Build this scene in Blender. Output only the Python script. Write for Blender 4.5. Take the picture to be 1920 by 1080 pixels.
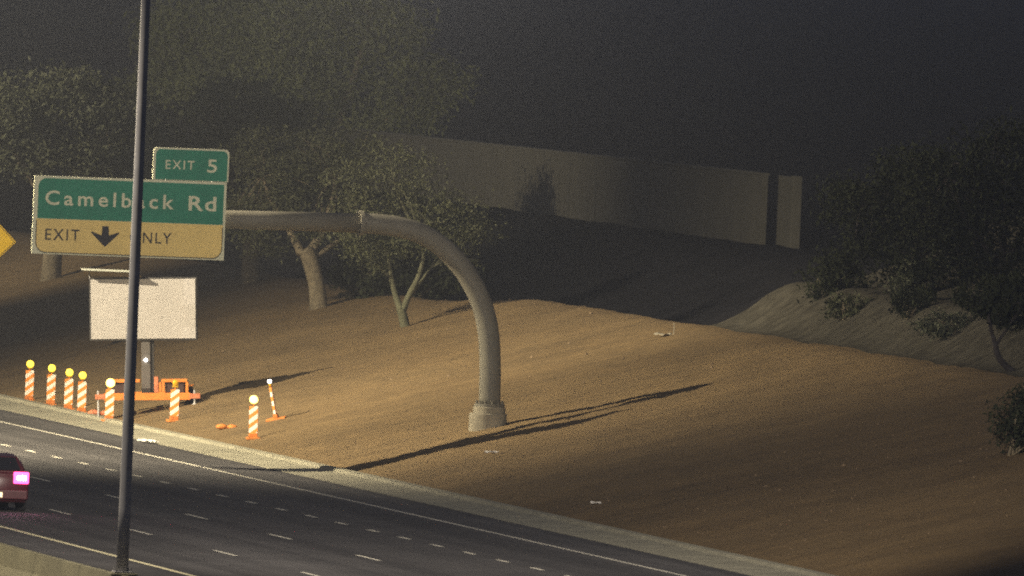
import bpy, bmesh, math, random
import numpy as np
from mathutils import Matrix, Vector

# ------------------------------------------------------------------ clear
for o in list(bpy.data.objects):
    bpy.data.objects.remove(o)
S = bpy.context.scene
C = S.collection

# ------------------------------------------------------------------ camera: a long lens on a tall mast far down the road
# world: X across the road (right shoulder line at 0), Y along the road away from the camera, Z up
cam = bpy.data.cameras.new('camera')
cam.sensor_width = 36.0
cam.lens = 669.6
cam.clip_start = 5.0
cam.clip_end = 6000.0
co = bpy.data.objects.new('camera', cam)
C.objects.link(co)
yaw, pit, roll = 0.19836, 0.0235816, 0.041987
fw = Vector((math.sin(yaw)*math.cos(pit), math.cos(yaw)*math.cos(pit), -math.sin(pit)))
rt = Vector((math.cos(yaw), -math.sin(yaw), 0))
up = rt.cross(fw)
r2 = math.cos(roll)*rt + math.sin(roll)*up
u2 = -math.sin(roll)*rt + math.cos(roll)*up
m = Matrix.Identity(4)
for i in range(3):
    m[i][0], m[i][1], m[i][2] = r2[i], u2[i], -fw[i]
m[0][3], m[1][3], m[2][3] = -99.81, -544.09, 18.52
co.matrix_world = m
S.camera = co

# ------------------------------------------------------------------ night sky (even city glow) and view
W = bpy.data.worlds.new('World')
S.world = W
W.use_nodes = True
bg = W.node_tree.nodes['Background']
bg.inputs[0].default_value = (0.70, 0.78, 1.12, 1)
bg.inputs[1].default_value = 0.08
S.view_settings.view_transform = 'Standard'
S.view_settings.look = 'None'
S.view_settings.gamma = 1
S.view_settings.exposure = 0
S.view_settings.use_curve_mapping = False
S.render.engine = 'CYCLES'
S.cycles.filter_width = 2.0
S.cycles.use_denoising = False
S.cycles.max_bounces = 4
S.cycles.sample_clamp_indirect = 2.0

HAZE = 0.00031
LAMP_COL = (1.0, 0.85, 0.60)
# street lamps, the last three added unseen for their light: (name, mast foot, watts right head, watts left head)
LAMPS = [((-20.3, 5.2), 17.6, 94000, 6000, (8.0, 7.0, 0.0), 128),
         ((-20.2, -102.9), 18.5, 245000, 16000, (-0.5, 4.0, 4.8), 78),
         ((-48.0, 13.0), 32.0, 580000, 6000, (8.0, 37.0, 0.5), 54),  # mast added out of view to throw the board and tree shadows
         ((-20.3, 90.0), 15.2, 115000, 2000, (34.0, 148.0, 10.0), 90),  # mast added out of view to light the sound wall and tall trees
         ((-44.0, -66.0), 13.0, 48000, 3000, (-20.0, -98.0, 2.0), 80)]  # mast added out of view to rim-light the near pole and barrier

# ------------------------------------------------------------------ material helpers
def mat(name, col, rough=0.8, metal=0.0, var=0.0, scale=4.0, bump=0.0, bscale=30.0, col2=None, detail=5.0, spec=0.3):
    mm = bpy.data.materials.new(name)
    mm.use_nodes = True
    nt = mm.node_tree
    b = nt.nodes['Principled BSDF']
    b.inputs['Roughness'].default_value = rough
    b.inputs['Metallic'].default_value = metal
    b.inputs['Specular IOR Level'].default_value = spec
    b.inputs['Base Color'].default_value = (*col, 1)
    tc = nt.nodes.new('ShaderNodeTexCoord')
    if var > 0 or col2:
        n = nt.nodes.new('ShaderNodeTexNoise')
        n.inputs['Scale'].default_value = scale
        n.inputs['Detail'].default_value = detail
        n.inputs['Roughness'].default_value = 0.65
        nt.links.new(tc.outputs['Object'], n.inputs['Vector'])
        r = nt.nodes.new('ShaderNodeValToRGB')
        r.color_ramp.elements[0].position = 0.32
        r.color_ramp.elements[1].position = 0.68
        c2 = col2 or tuple(c*(1+var) for c in col)
        r.color_ramp.elements[0].color = (*[c*(1-var) for c in col], 1)
        r.color_ramp.elements[1].color = (*c2, 1)
        nt.links.new(n.outputs['Fac'], r.inputs['Fac'])
        nt.links.new(r.outputs['Color'], b.inputs['Base Color'])
    if bump > 0:
        n2 = nt.nodes.new('ShaderNodeTexNoise')
        n2.inputs['Scale'].default_value = bscale
        n2.inputs['Detail'].default_value = 6
        nt.links.new(tc.outputs['Object'], n2.inputs['Vector'])
        bp = nt.nodes.new('ShaderNodeBump')
        bp.inputs['Strength'].default_value = bump
        bp.inputs['Distance'].default_value = 0.05
        nt.links.new(n2.outputs['Fac'], bp.inputs['Height'])
        nt.links.new(bp.outputs['Normal'], b.inputs['Normal'])
    return mm

def emis(name, col, strength):
    mm = bpy.data.materials.new(name)
    mm.use_nodes = True
    nt = mm.node_tree
    b = nt.nodes['Principled BSDF']
    b.inputs['Base Color'].default_value = (*[min(1, c) for c in col], 1)
    b.inputs['Emission Color'].default_value = (*col, 1)
    b.inputs['Emission Strength'].default_value = strength
    return mm

def ground_mat():
    mm = bpy.data.materials.new('decomposed_granite')
    mm.use_nodes = True
    nt = mm.node_tree
    L = nt.links.new
    b = nt.nodes['Principled BSDF']
    b.inputs['Roughness'].default_value = 0.95
    b.inputs['Specular IOR Level'].default_value = 0.1
    g = nt.nodes.new('ShaderNodeNewGeometry')
    def noise(scale, detail, rough=0.6):
        n = nt.nodes.new('ShaderNodeTexNoise')
        n.inputs['Scale'].default_value = scale
        n.inputs['Detail'].default_value = detail
        n.inputs['Roughness'].default_value = rough
        L(g.outputs['Position'], n.inputs['Vector'])
        return n
    def ramp(src, p0, c0, p1, c1):
        r = nt.nodes.new('ShaderNodeValToRGB')
        r.color_ramp.elements[0].position = p0
        r.color_ramp.elements[1].position = p1
        r.color_ramp.elements[0].color = (*c0, 1)
        r.color_ramp.elements[1].color = (*c1, 1)
        L(src.outputs['Fac'], r.inputs['Fac'])
        return r
    def mix(kind, f, a, bb):
        x = nt.nodes.new('ShaderNodeMix')
        x.data_type = 'RGBA'
        x.blend_type = kind
        if hasattr(f, 'name'): L(f, x.inputs[0])
        else: x.inputs[0].default_value = f
        L(a, x.inputs[6]); L(bb, x.inputs[7])
        return x.outputs[2]
    big = ramp(noise(0.16, 4), 0.35, (0.148, 0.106, 0.054), 0.65, (0.176, 0.124, 0.061))
    med = ramp(noise(1.3, 5, 0.7), 0.3, (0.84, 0.86, 0.88), 0.7, (1.14, 1.12, 1.08))
    fine = ramp(noise(9.0, 4, 0.8), 0.25, (0.80, 0.80, 0.81), 0.75, (1.18, 1.17, 1.16))
    c = mix('MULTIPLY', 1.0, big.outputs['Color'], med.outputs['Color'])
    c = mix('MULTIPLY', 1.0, c, fine.outputs['Color'])
    mp = nt.nodes.new('ShaderNodeMapping')
    mp.inputs['Scale'].default_value = (0.16, 0.42, 0.3)
    mp.inputs['Rotation'].default_value = (0, 0, 0.18)
    L(g.outputs['Position'], mp.inputs['Vector'])
    rn = noise(1.0, 5, 0.6)
    L(mp.outputs['Vector'], rn.inputs['Vector'])
    rl = ramp(rn, 0.36, (0.88, 0.875, 0.88), 0.60, (1.05, 1.05, 1.05))
    c = mix('MULTIPLY', 1.0, c, rl.outputs['Color'])
    L(c, b.inputs['Base Color'])
    bp = nt.nodes.new('ShaderNodeBump')
    bp.inputs['Strength'].default_value = 0.5
    bp.inputs['Distance'].default_value = 0.06
    L(noise(6.0, 8, 0.75).outputs['Fac'], bp.inputs['Height'])
    L(bp.outputs['Normal'], b.inputs['Normal'])
    return mm

def asphalt_mat():
    mm = mat('asphalt', (0.058, 0.055, 0.052), 0.85, var=0.2, scale=0.35, bump=0.3, bscale=40, detail=9)
    nt = mm.node_tree
    L = nt.links.new
    b = nt.nodes['Principled BSDF']
    src = b.inputs['Base Color'].links[0].from_socket
    g = nt.nodes.new('ShaderNodeNewGeometry')
    def streak(sx, sy, lo, hi, c0, c1, src):
        mp = nt.nodes.new('ShaderNodeMapping')
        mp.inputs['Scale'].default_value = (sx, sy, 1)
        L(g.outputs['Position'], mp.inputs['Vector'])
        n = nt.nodes.new('ShaderNodeTexNoise')
        n.inputs['Scale'].default_value = 1.0
        n.inputs['Detail'].default_value = 5
        L(mp.outputs['Vector'], n.inputs['Vector'])
        r = nt.nodes.new('ShaderNodeValToRGB')
        r.color_ramp.elements[0].position = lo
        r.color_ramp.elements[1].position = hi
        r.color_ramp.elements[0].color = (c0, c0, c0, 1)
        r.color_ramp.elements[1].color = (c1, c1, c1, 1)
        L(n.outputs['Fac'], r.inputs['Fac'])
        x = nt.nodes.new('ShaderNodeMix'); x.data_type = 'RGBA'; x.blend_type = 'MULTIPLY'
        x.inputs[0].default_value = 1
        L(src, x.inputs[6]); L(r.outputs['Color'], x.inputs[7])
        return x.outputs[2]
    o = streak(1.1, 0.006, 0.35, 0.65, 0.72, 1.22, src)
    o = streak(0.25, 0.03, 0.35, 0.6, 0.8, 1.12, o)
    L(o, b.inputs['Base Color'])
    return mm

def stripe_mat():
    mm = bpy.data.materials.new('orange_white_stripes')
    mm.use_nodes = True
    nt = mm.node_tree
    L = nt.links.new
    b = nt.nodes['Principled BSDF']
    b.inputs['Roughness'].default_value = 0.5
    tc = nt.nodes.new('ShaderNodeTexCoord')
    sp = nt.nodes.new('ShaderNodeSeparateXYZ')
    L(tc.outputs['Object'], sp.inputs[0])
    def math_(op, a, v):
        n = nt.nodes.new('ShaderNodeMath'); n.operation = op
        L(a, n.inputs[0])
        if isinstance(v, (int, float)): n.inputs[1].default_value = v
        else: L(v, n.inputs[1])
        return n.outputs[0]
    t = math_('SUBTRACT', sp.outputs[2], math_('MULTIPLY', sp.outputs[0], 0.75))
    t = math_('ADD', t, 3.0 + 0.055)
    t = math_('FRACT', math_('DIVIDE', t, 0.275), 0)
    s = math_('GREATER_THAN', t, 0.52)
    n = nt.nodes.new('ShaderNodeTexNoise'); n.inputs['Scale'].default_value = 7
    L(tc.outputs['Object'], n.inputs['Vector'])
    x = nt.nodes.new('ShaderNodeMix'); x.data_type = 'RGBA'
    L(s, x.inputs[0])
    x.inputs[6].default_value = (0.92, 0.86, 0.74, 1)
    x.inputs[7].default_value = (0.92, 0.30, 0.045, 1)
    y = nt.nodes.new('ShaderNodeMix'); y.data_type = 'RGBA'; y.blend_type = 'MULTIPLY'
    y.inputs[0].default_value = 0.35
    L(x.outputs[2], y.inputs[6]); L(n.outputs['Color'], y.inputs[7])
    L(x.outputs[2], b.inputs['Base Color'])
    return mm

M = {}
M['ground'] = ground_mat()
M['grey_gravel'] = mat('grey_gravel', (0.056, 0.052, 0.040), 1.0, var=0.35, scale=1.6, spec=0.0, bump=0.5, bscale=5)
M['shaded_soil'] = mat('shaded_soil', (0.016, 0.016, 0.018), 1.0, var=0.25, scale=0.6, spec=0.0)  # night shade of the hollow put into the soil colour
M['asphalt'] = asphalt_mat()
M['line_white'] = mat('line_white', (0.60, 0.57, 0.46), 0.6, var=0.3, scale=3)
M['line_yellow'] = mat('line_yellow', (0.68, 0.62, 0.38), 0.6, var=0.15, scale=3)
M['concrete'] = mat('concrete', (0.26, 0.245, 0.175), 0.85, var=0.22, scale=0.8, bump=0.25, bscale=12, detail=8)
M['barrier'] = mat('barrier_concrete', (0.24, 0.22, 0.13), 0.85, var=0.2, scale=0.9, bump=0.2, bscale=10)
M['footing'] = mat('footing_concrete', (0.26, 0.235, 0.17), 0.9, var=0.2, scale=2.0, bump=0.3, bscale=8)
M['mast'] = mat('mast_paint', (0.16, 0.15, 0.115), 0.6, var=0.12, scale=1.2)
M['galv'] = mat('galvanised_steel', (0.40, 0.39, 0.37), 0.55, metal=0.0, var=0.15, scale=1.5)
M['sign_green'] = mat('sign_green', (0.015, 0.21, 0.125), 0.5, var=0.10, scale=1.5)
M['sign_yellow'] = mat('sign_yellow', (0.80, 0.60, 0.20), 0.5, var=0.08, scale=2)
M['sign_white'] = mat('sign_white', (0.66, 0.66, 0.46), 0.5, var=0.06, scale=3)
M['sign_black'] = mat('sign_black', (0.018, 0.018, 0.022), 0.5)
M['diamond'] = mat('diamond_yellow', (0.80, 0.52, 0.02), 0.5, var=0.06, scale=3)
M['alu'] = mat('sign_back', (0.35, 0.35, 0.33), 0.5, metal=0.5)
M['board'] = mat('display_face', (0.38, 0.36, 0.335), 0.5, var=0.06, scale=1.2)
M['board_frame'] = mat('display_frame', (0.04, 0.038, 0.035), 0.6)
M['mast_dark'] = mat('dark_mast_paint', (0.10, 0.09, 0.08), 0.6)
M['solar'] = mat('solar_panel', (0.05, 0.05, 0.055), 0.2, spec=0.6)
M['solar_rim'] = mat('solar_rim', (0.35, 0.36, 0.3), 0.4, metal=0.4)
M['orange'] = mat('orange_paint', (0.62, 0.20, 0.03), 0.5, var=0.12, scale=4)
M['orange_base'] = mat('orange_rubber', (0.55, 0.19, 0.04), 0.75, var=0.2, scale=6)
M['sandbag'] = mat('sandbag_orange', (0.50, 0.17, 0.08), 0.9, var=0.2, scale=8)
M['dark_box'] = mat('dark_box', (0.05, 0.025, 0.02), 0.6)
M['rubber'] = mat('tyre_rubber', (0.02, 0.02, 0.02), 0.9)
M['stripes'] = stripe_mat()
M['housing'] = mat('lamp_housing', (0.55, 0.34, 0.02), 0.5)
M['amber_on'] = emis('amber_lens_lit', (1.0, 0.74, 0.06), 2.4)
M['amber_star'] = emis('amber_lens_bright', (1.0, 0.80, 0.18), 5.0)
M['amber_off'] = mat('amber_lens_dark', (0.65, 0.36, 0.02), 0.3)
M['white_led'] = emis('white_lamp', (1.0, 0.96, 0.9), 14.0)
M['tail'] = emis('tail_lamp_lit', (1.0, 0.06, 0.26), 6.0)
M['tail_hot'] = emis('tail_lamp_core', (1.0, 0.45, 0.68), 110.0)
M['plate'] = emis('lit_number_plate', (1.0, 0.85, 0.5), 1.1)
M['car'] = mat('car_paint', (0.06, 0.010, 0.014), 0.3, spec=0.5)
M['glass'] = mat('car_glass', (0.012, 0.012, 0.014), 0.08, spec=0.6)
M['lum'] = emis('street_lamp_lens', (1.0, 0.84, 0.55), 6.0)
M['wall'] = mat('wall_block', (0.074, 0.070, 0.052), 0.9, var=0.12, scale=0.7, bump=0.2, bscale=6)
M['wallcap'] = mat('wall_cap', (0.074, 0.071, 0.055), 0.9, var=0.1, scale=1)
M['bark'] = mat('bark', (0.15, 0.125, 0.08), 0.9, var=0.35, scale=5, bump=0.6, bscale=12)
M['bark_green'] = mat('bark_green', (0.085, 0.085, 0.05), 0.9, var=0.3, scale=5, bump=0.4, bscale=12)
M['bark_dark'] = mat('bark_dark', (0.03, 0.026, 0.024), 0.9, var=0.3, scale=5)
M['leaf_a'] = mat('leaf_olive', (0.046, 0.050, 0.022), 0.7, var=0.35, scale=0.9)
M['leaf_b'] = mat('leaf_grey_green', (0.056, 0.062, 0.034), 0.7, var=0.35, scale=0.7)
M['leaf_c'] = mat('leaf_dull', (0.024, 0.028, 0.015), 0.9, var=0.35, scale=0.8, spec=0.05)
M['leaf_d'] = mat('leaf_dark', (0.018, 0.021, 0.012), 0.9, var=0.3, scale=0.8, spec=0.03)
M['leaf_e'] = mat('leaf_feathery', (0.14, 0.155, 0.062), 0.8, var=0.4, scale=0.5)
M['stone'] = mat('slope_stone', (0.155, 0.112, 0.068), 0.9, var=0.45, scale=0.9)
M['litter'] = mat('litter_white', (0.62, 0.60, 0.55), 0.7)
M['litter_dull'] = mat('litter_dull', (0.30, 0.27, 0.20), 0.7)

# ------------------------------------------------------------------ mesh helpers
def link(name, me, material=None, parent=None):
    o = bpy.data.objects.new(name, me)
    C.objects.link(o)
    if material is not None and me is not None:
        me.materials.clear()
        me.materials.append(material)
    if parent is not None:
        o.parent = parent
    return o

def obj(name, bm, material, parent=None, smooth=False):
    me = bpy.data.meshes.new(name)
    bmesh.ops.recalc_face_normals(bm, faces=bm.faces)
    bm.to_mesh(me)
    bm.free()
    if smooth:
        for p in me.polygons: p.use_smooth = True
    return link(name, me, material, parent)

def pyd(name, verts, faces, material, parent=None, smooth=False):
    me = bpy.data.meshes.new(name)
    me.from_pydata(verts, [], faces)
    me.update()
    if smooth:
        for p in me.polygons: p.use_smooth = True
    return link(name, me, material, parent)

def tag(o, label=None, cat=None, group=None, kind=None):
    if label: o['label'] = label
    if cat: o['category'] = cat
    if group: o['group'] = group
    if kind: o['kind'] = kind
    return o

def thing(name, label, cat, loc=(0, 0, 0), rotz=0.0, group=None):
    o = bpy.data.objects.new(name, None)
    C.objects.link(o)
    o.location = loc
    o.rotation_euler = (0, 0, rotz)
    return tag(o, label, cat, group)

def box(bm, lo, hi, bev=0.0, mtx=None):
    r = bmesh.ops.create_cube(bm, size=1.0)
    vs = r['verts']
    c = Vector([(lo[i]+hi[i])/2 for i in range(3)])
    s = [hi[i]-lo[i] for i in range(3)]
    for v in vs:
        v.co = Vector((v.co.x*s[0], v.co.y*s[1], v.co.z*s[2])) + c
    if bev > 0:
        es = list({e for v in vs for e in v.link_edges})
        r = bmesh.ops.bevel(bm, geom=es, offset=bev, segments=2, affect='EDGES', profile=0.6)
        vs = list({v for f in r['faces'] for v in f.verts} | {v for v in vs if v.is_valid})
    if mtx is not None:
        for v in vs: v.co = mtx @ v.co
    return bm

def bxm(lo, hi, bev=0.0, mtx=None):
    return box(bmesh.new(), lo, hi, bev, mtx)

def tube(bm, pts, rads, n=10, cap=True):
    rings = []
    prev = None
    pts = [Vector(p) for p in pts]
    for i, p in enumerate(pts):
        if i == 0: d = pts[1]-pts[0]
        elif i == len(pts)-1: d = pts[-1]-pts[-2]
        else: d = pts[i+1]-pts[i-1]
        d.normalize()
        if prev is None:
            a = Vector((0, 1, 0)) if abs(d.y) < 0.9 else Vector((1, 0, 0))
        else:
            a = prev
        u = (a - d*a.dot(d)).normalized()
        v = d.cross(u)
        prev = u
        rings.append([bm.verts.new(p + float(rads[i])*(math.cos(2*math.pi*k/n)*u + math.sin(2*math.pi*k/n)*v)) for k in range(n)])
    for a, b in zip(rings, rings[1:]):
        for k in range(n):
            bm.faces.new((a[k], a[(k+1) % n], b[(k+1) % n], b[k]))
    if cap:
        bm.faces.new(rings[0][::-1]); bm.faces.new(rings[-1])
    return bm

def spline(pts, sub=6):
    P = [Vector(p) for p in pts]
    out = []
    for i in range(len(P)-1):
        p0 = P[max(i-1, 0)]; p1 = P[i]; p2 = P[i+1]; p3 = P[min(i+2, len(P)-1)]
        for k in range(sub):
            t = k/sub
            out.append(0.5*((2*p1) + (p2-p0)*t + (2*p0-5*p1+4*p2-p3)*t*t + (3*p1-p0-3*p2+p3)*t**3))
    out.append(P[-1])
    return out

def slab(poly, y0, y1):
    """a flat outline in X/Z given real thickness along Y"""
    bm = bmesh.new()
    a = [bm.verts.new((x, y0, z)) for x, z in poly]
    b = [bm.verts.new((x, y1, z)) for x, z in poly]
    n = len(poly)
    bm.faces.new(a); bm.faces.new(b[::-1])
    for k in range(n):
        bm.faces.new((a[k], b[k], b[(k+1) % n], a[(k+1) % n]))
    return bm

def round_rect(x0, z0, x1, z1, r, corners=(1, 1, 1, 1), n=6):
    """corners: bl, br, tr, tl"""
    out = []
    for (cx, cz, a0, on) in ((x0, z0, math.pi, corners[0]), (x1, z0, 1.5*math.pi, corners[1]), (x1, z1, 0, corners[2]), (x0, z1, 0.5*math.pi, corners[3])):
        if not on:
            out.append((cx, cz)); continue
        ox = cx + (r if cx == x0 else -r)
        oz = cz + (r if cz == z0 else -r)
        for k in range(n+1):
            a = a0 + 0.5*math.pi*k/n
            out.append((ox + r*math.cos(a), oz + r*math.sin(a)))
    return out

def outline_band(outer, inner, y0, y1):
    """a raised border between two outlines with the same point count"""
    bm = bmesh.new()
    n = len(outer)
    A = [bm.verts.new((x, y0, z)) for x, z in outer]
    B = [bm.verts.new((x, y0, z)) for x, z in inner]
    A2 = [bm.verts.new((x, y1, z)) for x, z in outer]
    B2 = [bm.verts.new((x, y1, z)) for x, z in inner]
    for k in range(n):
        j = (k+1) % n
        bm.faces.new((A[k], A[j], B[j], B[k]))
        bm.faces.new((A2[k], A2[j], B2[j], B2[k]))
        bm.faces.new((A[k], A[j], A2[j], A2[k]))
        bm.faces.new((B[k], B[j], B2[j], B2[k]))
    return bm

def text_mesh(name, body, x0, x1, z0, cap, y, material, parent, bold=0.02, space=1.0):
    """letters fitted between x0 and x1, cap height `cap`, facing the traffic (-Y)"""
    cu = bpy.data.curves.new('t', 'FONT')
    cu.body = body
    cu.size = 1.0
    cu.space_character = space
    cu.offset = bold
    cu.extrude = 0.004
    cu.resolution_u = 3
    t = bpy.data.objects.new('t', cu)
    C.objects.link(t)
    dg = bpy.context.evaluated_depsgraph_get()
    me = bpy.data.meshes.new_from_object(t.evaluated_get(dg))
    bpy.data.objects.remove(t)
    v = np.empty(len(me.vertices)*3)
    me.vertices.foreach_get('co', v)
    v = v.reshape(-1, 3)
    lo, hi = v.min(0), v.max(0)
    # cap height of the built-in font is 0.73 of its size
    zc = min(hi[1], 0.73 + bold)
    w = np.empty_like(v)
    w[:, 0] = x0 + (v[:, 0]-lo[0])/(hi[0]-lo[0])*(x1-x0)
    w[:, 2] = z0 + (v[:, 1]-max(lo[1], -0.03))/(zc-max(lo[1], -0.03))*cap
    w[:, 1] = y - v[:, 2]
    me.vertices.foreach_set('co', w.ravel())
    me.update()
    me.name = name
    return link(name, me, material, parent)

# ------------------------------------------------------------------ thin night haze round the whole place
def haze():
    bm = bmesh.new()
    r = bmesh.ops.create_cube(bm, size=1.0)
    lo, hi = (-640, -1040, -1.5), (1240, 2040, 24.0)
    for v in r['verts']:
        v.co = Vector([lo[i] + (v.co[i]+0.5)*(hi[i]-lo[i]) for i in range(3)])
    mm = bpy.data.materials.new('haze')
    mm.use_nodes = True
    nt = mm.node_tree
    for n in list(nt.nodes):
        if n.type != 'OUTPUT_MATERIAL': nt.nodes.remove(n)
    v = nt.nodes.new('ShaderNodeVolumePrincipled')
    v.inputs['Color'].default_value = (0.84, 0.89, 0.95, 1)
    v.inputs['Density'].default_value = HAZE
    v.inputs['Anisotropy'].default_value = 0.0
    nt.links.new(v.outputs['Volume'], nt.nodes['Material Output'].inputs['Volume'])
    tag(obj('haze', bm, mm), kind='stuff')
haze()

# ------------------------------------------------------------------ terrain
def smooth(t):
    t = np.clip(t, 0, 1)
    return t*t*(3-2*t)

def lump(x, y):
    return (np.sin(x*0.9+0.3*y)*np.sin(y*0.31+1.0)*0.5 + np.sin(x*2.3-y*0.7+2)*0.25 + np.sin(y*1.3+x*0.5)*0.2)

def H(x, y):
    x = np.asarray(x, float); y = np.asarray(y, float)
    xc = 19.5 - 1.6*smooth((y-45)/15)
    s = 0.255*(x-3.85)
    hc = 0.255*(xc-3.85)
    over = x-xc
    back = hc - 0.9*smooth(over/5.0) + 2.7*smooth((x-23.0)/9.0)
    k = 0.12
    z = np.where(over < 0, s, back)
    # rounded brow
    d = np.abs(over)
    z = z - np.where(d < 1.0, 0.06*(1-d)**2, 0)
    # rising ground at the right behind the brow
    z = z + 2.2*smooth((33.0-y)/10.0)*smooth((x-20.3)/3.2)*np.where(x > 20.3, 1, 0)
    z = z + 0.05*lump(x, y)*smooth((x-4.3)/2.0)
    z = np.where(x < 3.8, -0.06, z)
    return z

def h1(x, y): return float(H(x, y))

xs = np.concatenate([[-600, -300, -100, -40, 1.0, 3.78], np.linspace(3.84, 8, 14), np.linspace(8.3, 27, 64), np.linspace(27.5, 42, 26), [46, 52, 60, 80, 120, 200, 400, 800, 1200]])
ys = np.concatenate([[-1000, -800, -600, -400, -250, -180, -150, -135], np.arange(-125, 125, 0.8), np.arange(126, 200, 3), [220, 260, 320, 420, 600, 1000, 1500, 2000]])
X, Y = np.meshgrid(xs, ys, indexing='ij')
Z = H(X, Y)
rng = np.random.default_rng(3)
inner = (X > 4.6) & (X < 40) & (np.abs(Y) < 124)
Z = Z + np.where(inner, rng.normal(0, 0.012, Z.shape), 0)
nx, ny = X.shape
verts = np.stack([X, Y, Z], -1).reshape(-1, 3)
ii, jj = np.meshgrid(np.arange(nx-1), np.arange(ny-1), indexing='ij')
a = (ii*ny+jj).ravel()
faces = np.stack([a, a+ny, a+ny+1, a+1], -1)
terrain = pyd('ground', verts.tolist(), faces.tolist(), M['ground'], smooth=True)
terrain.data.materials.append(M['shaded_soil'])
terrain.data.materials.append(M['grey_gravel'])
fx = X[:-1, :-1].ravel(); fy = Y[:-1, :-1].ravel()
dark = ((fx > 20.1) & (fy > 23.0)) | (fx > 34) | (fy > 140)  # unlit hollow and far land take the colour darkened for shade
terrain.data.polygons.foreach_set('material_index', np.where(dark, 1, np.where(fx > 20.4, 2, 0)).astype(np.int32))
tag(terrain, kind='structure')

# loose stones on the slope: nobody could count them
def stones():
    r = np.random.default_rng(11)
    V, F = [], []
    base = np.array([(1, 0, 0), (-1, 0, 0), (0, 1, 0), (0, -1, 0), (0, 0, 1), (0, 0, -1)], float)
    tri = [(0, 2, 4), (2, 1, 4), (1, 3, 4), (3, 0, 4), (2, 0, 5), (1, 2, 5), (3, 1, 5), (0, 3, 5)]
    n = 2600
    px = r.uniform(4.6, 19.6, n); py = r.uniform(-92, 70, n)
    pz = H(px, py)
    sz = 0.024*np.exp(r.normal(0, 0.32, n))
    for i in range(n):
        s = base*sz[i]*r.uniform(0.6, 1.4, 3)*np.array([1, 1, 0.7])
        s = s + r.normal(0, sz[i]*0.15, s.shape)
        o = len(V)
        V.extend((s + (px[i], py[i], pz[i]+sz[i]*0.1)).tolist())
        F.extend([(a+o, b+o, c+o) for a, b, c in tri])
    return V, F
V_, F_ = stones()
tag(pyd('gravel', V_, F_, M['stone']), 'loose stones scattered over the brown gravel slope', 'gravel', kind='stuff')

# ------------------------------------------------------------------ road, kerb, markings
def strip(name, x0, x1, y0, y1, z, material, parent=None, n=1):
    vs, fs = [], []
    for k in range(n+1):
        y = y0+(y1-y0)*k/n
        vs += [(x0, y, z), (x1, y, z)]
    for k in range(n):
        fs.append((2*k, 2*k+1, 2*k+3, 2*k+2))
    return pyd(name, vs, fs, material, parent)

road = tag(strip('road', -46.0, 2.15, -700, 900, 0.0, M['asphalt']), kind='structure')
lw = 0.13
strip('edge_line', -lw/2, lw/2, -200, 300, 0.006, M['line_white'], road)
strip('median_edge_line', -14.64-0.085, -14.64+0.085, -200, 300, 0.006, M['line_yellow'], road)
# short dotted line beside the exit lane
d0 = strip('lane_dash', -0.07, 0.07, -0.75, 0.75, 0.006, M['line_white'], road)
me = d0.data
bpy.data.objects.remove(d0)
k = 0
for yk in np.arange(-110, 130, 4.42):
    o = link('lane_dash', me, M['line_white'], road)
    o.location = (-3.57, 0.7+4.42*round((yk-0.7)/4.42), 0)
d1 = strip('long_dash', -0.065, 0.065, -1.6, 1.6, 0.006, M['line_white'], road)
me = d1.data
bpy.data.objects.remove(d1)
for xl, y0 in ((-7.28, -30.0), (-11.02, -42.3)):
    for kk in range(-8, 12):
        yy = y0 + 12.19*kk
        if -125 < yy < 160:
            o = link('lane_dash', me, M['line_white'], road)
            o.location = (xl, yy, 0)

# concrete gutter and kerb strip between road and slope, cast in lengths
kerb = bpy.data.objects.new('kerb', None)
C.objects.link(kerb)
tag(kerb, kind='structure')
prof = [(2.10, -0.05), (2.10, 0.012), (2.75, 0.03), (3.55, 0.07), (3.62, 0.15), (3.90, 0.155), (3.92, -0.05)]
def prism_y(profile, y0, y1):
    bm = bmesh.new()
    a = [bm.verts.new((x, y0, z)) for x, z in profile]
    b = [bm.verts.new((x, y1, z)) for x, z in profile]
    bm.faces.new(a); bm.faces.new(b[::-1])
    n = len(profile)
    for k in range(n):
        bm.faces.new((a[k], b[k], b[(k+1) % n], a[(k+1) % n]))
    return bm
ks = obj('kerb_stone', prism_y(prof, 0, 6.07), M['concrete'], kerb)
me = ks.data
bpy.data.objects.remove(ks)
for k in range(-22, 34):
    o = link('kerb_stone', me, M['concrete'], kerb)
    o.location = (0, k*6.1, 0)

# median barrier at the near left
bar = thing('median_barrier', 'low concrete median barrier at the lower left with the tall grey pole rising behind it', 'barrier', (-20.2, 0, 0))
bprof = [(-0.30, -0.03), (-0.30, 0.09), (-0.13, 0.30), (-0.085, 0.80), (0.085, 0.80), (0.13, 0.30), (0.30, 0.09), (0.30, -0.03)]
bs = obj('barrier_section', prism_y(bprof, 0, 6.07), M['barrier'], bar)
me = bs.data
bpy.data.objects.remove(bs)
for k in range(-24, 26):
    o = link('barrier_section', me, M['barrier'], bar)
    o.location = (0, k*6.1, 0)

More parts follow.
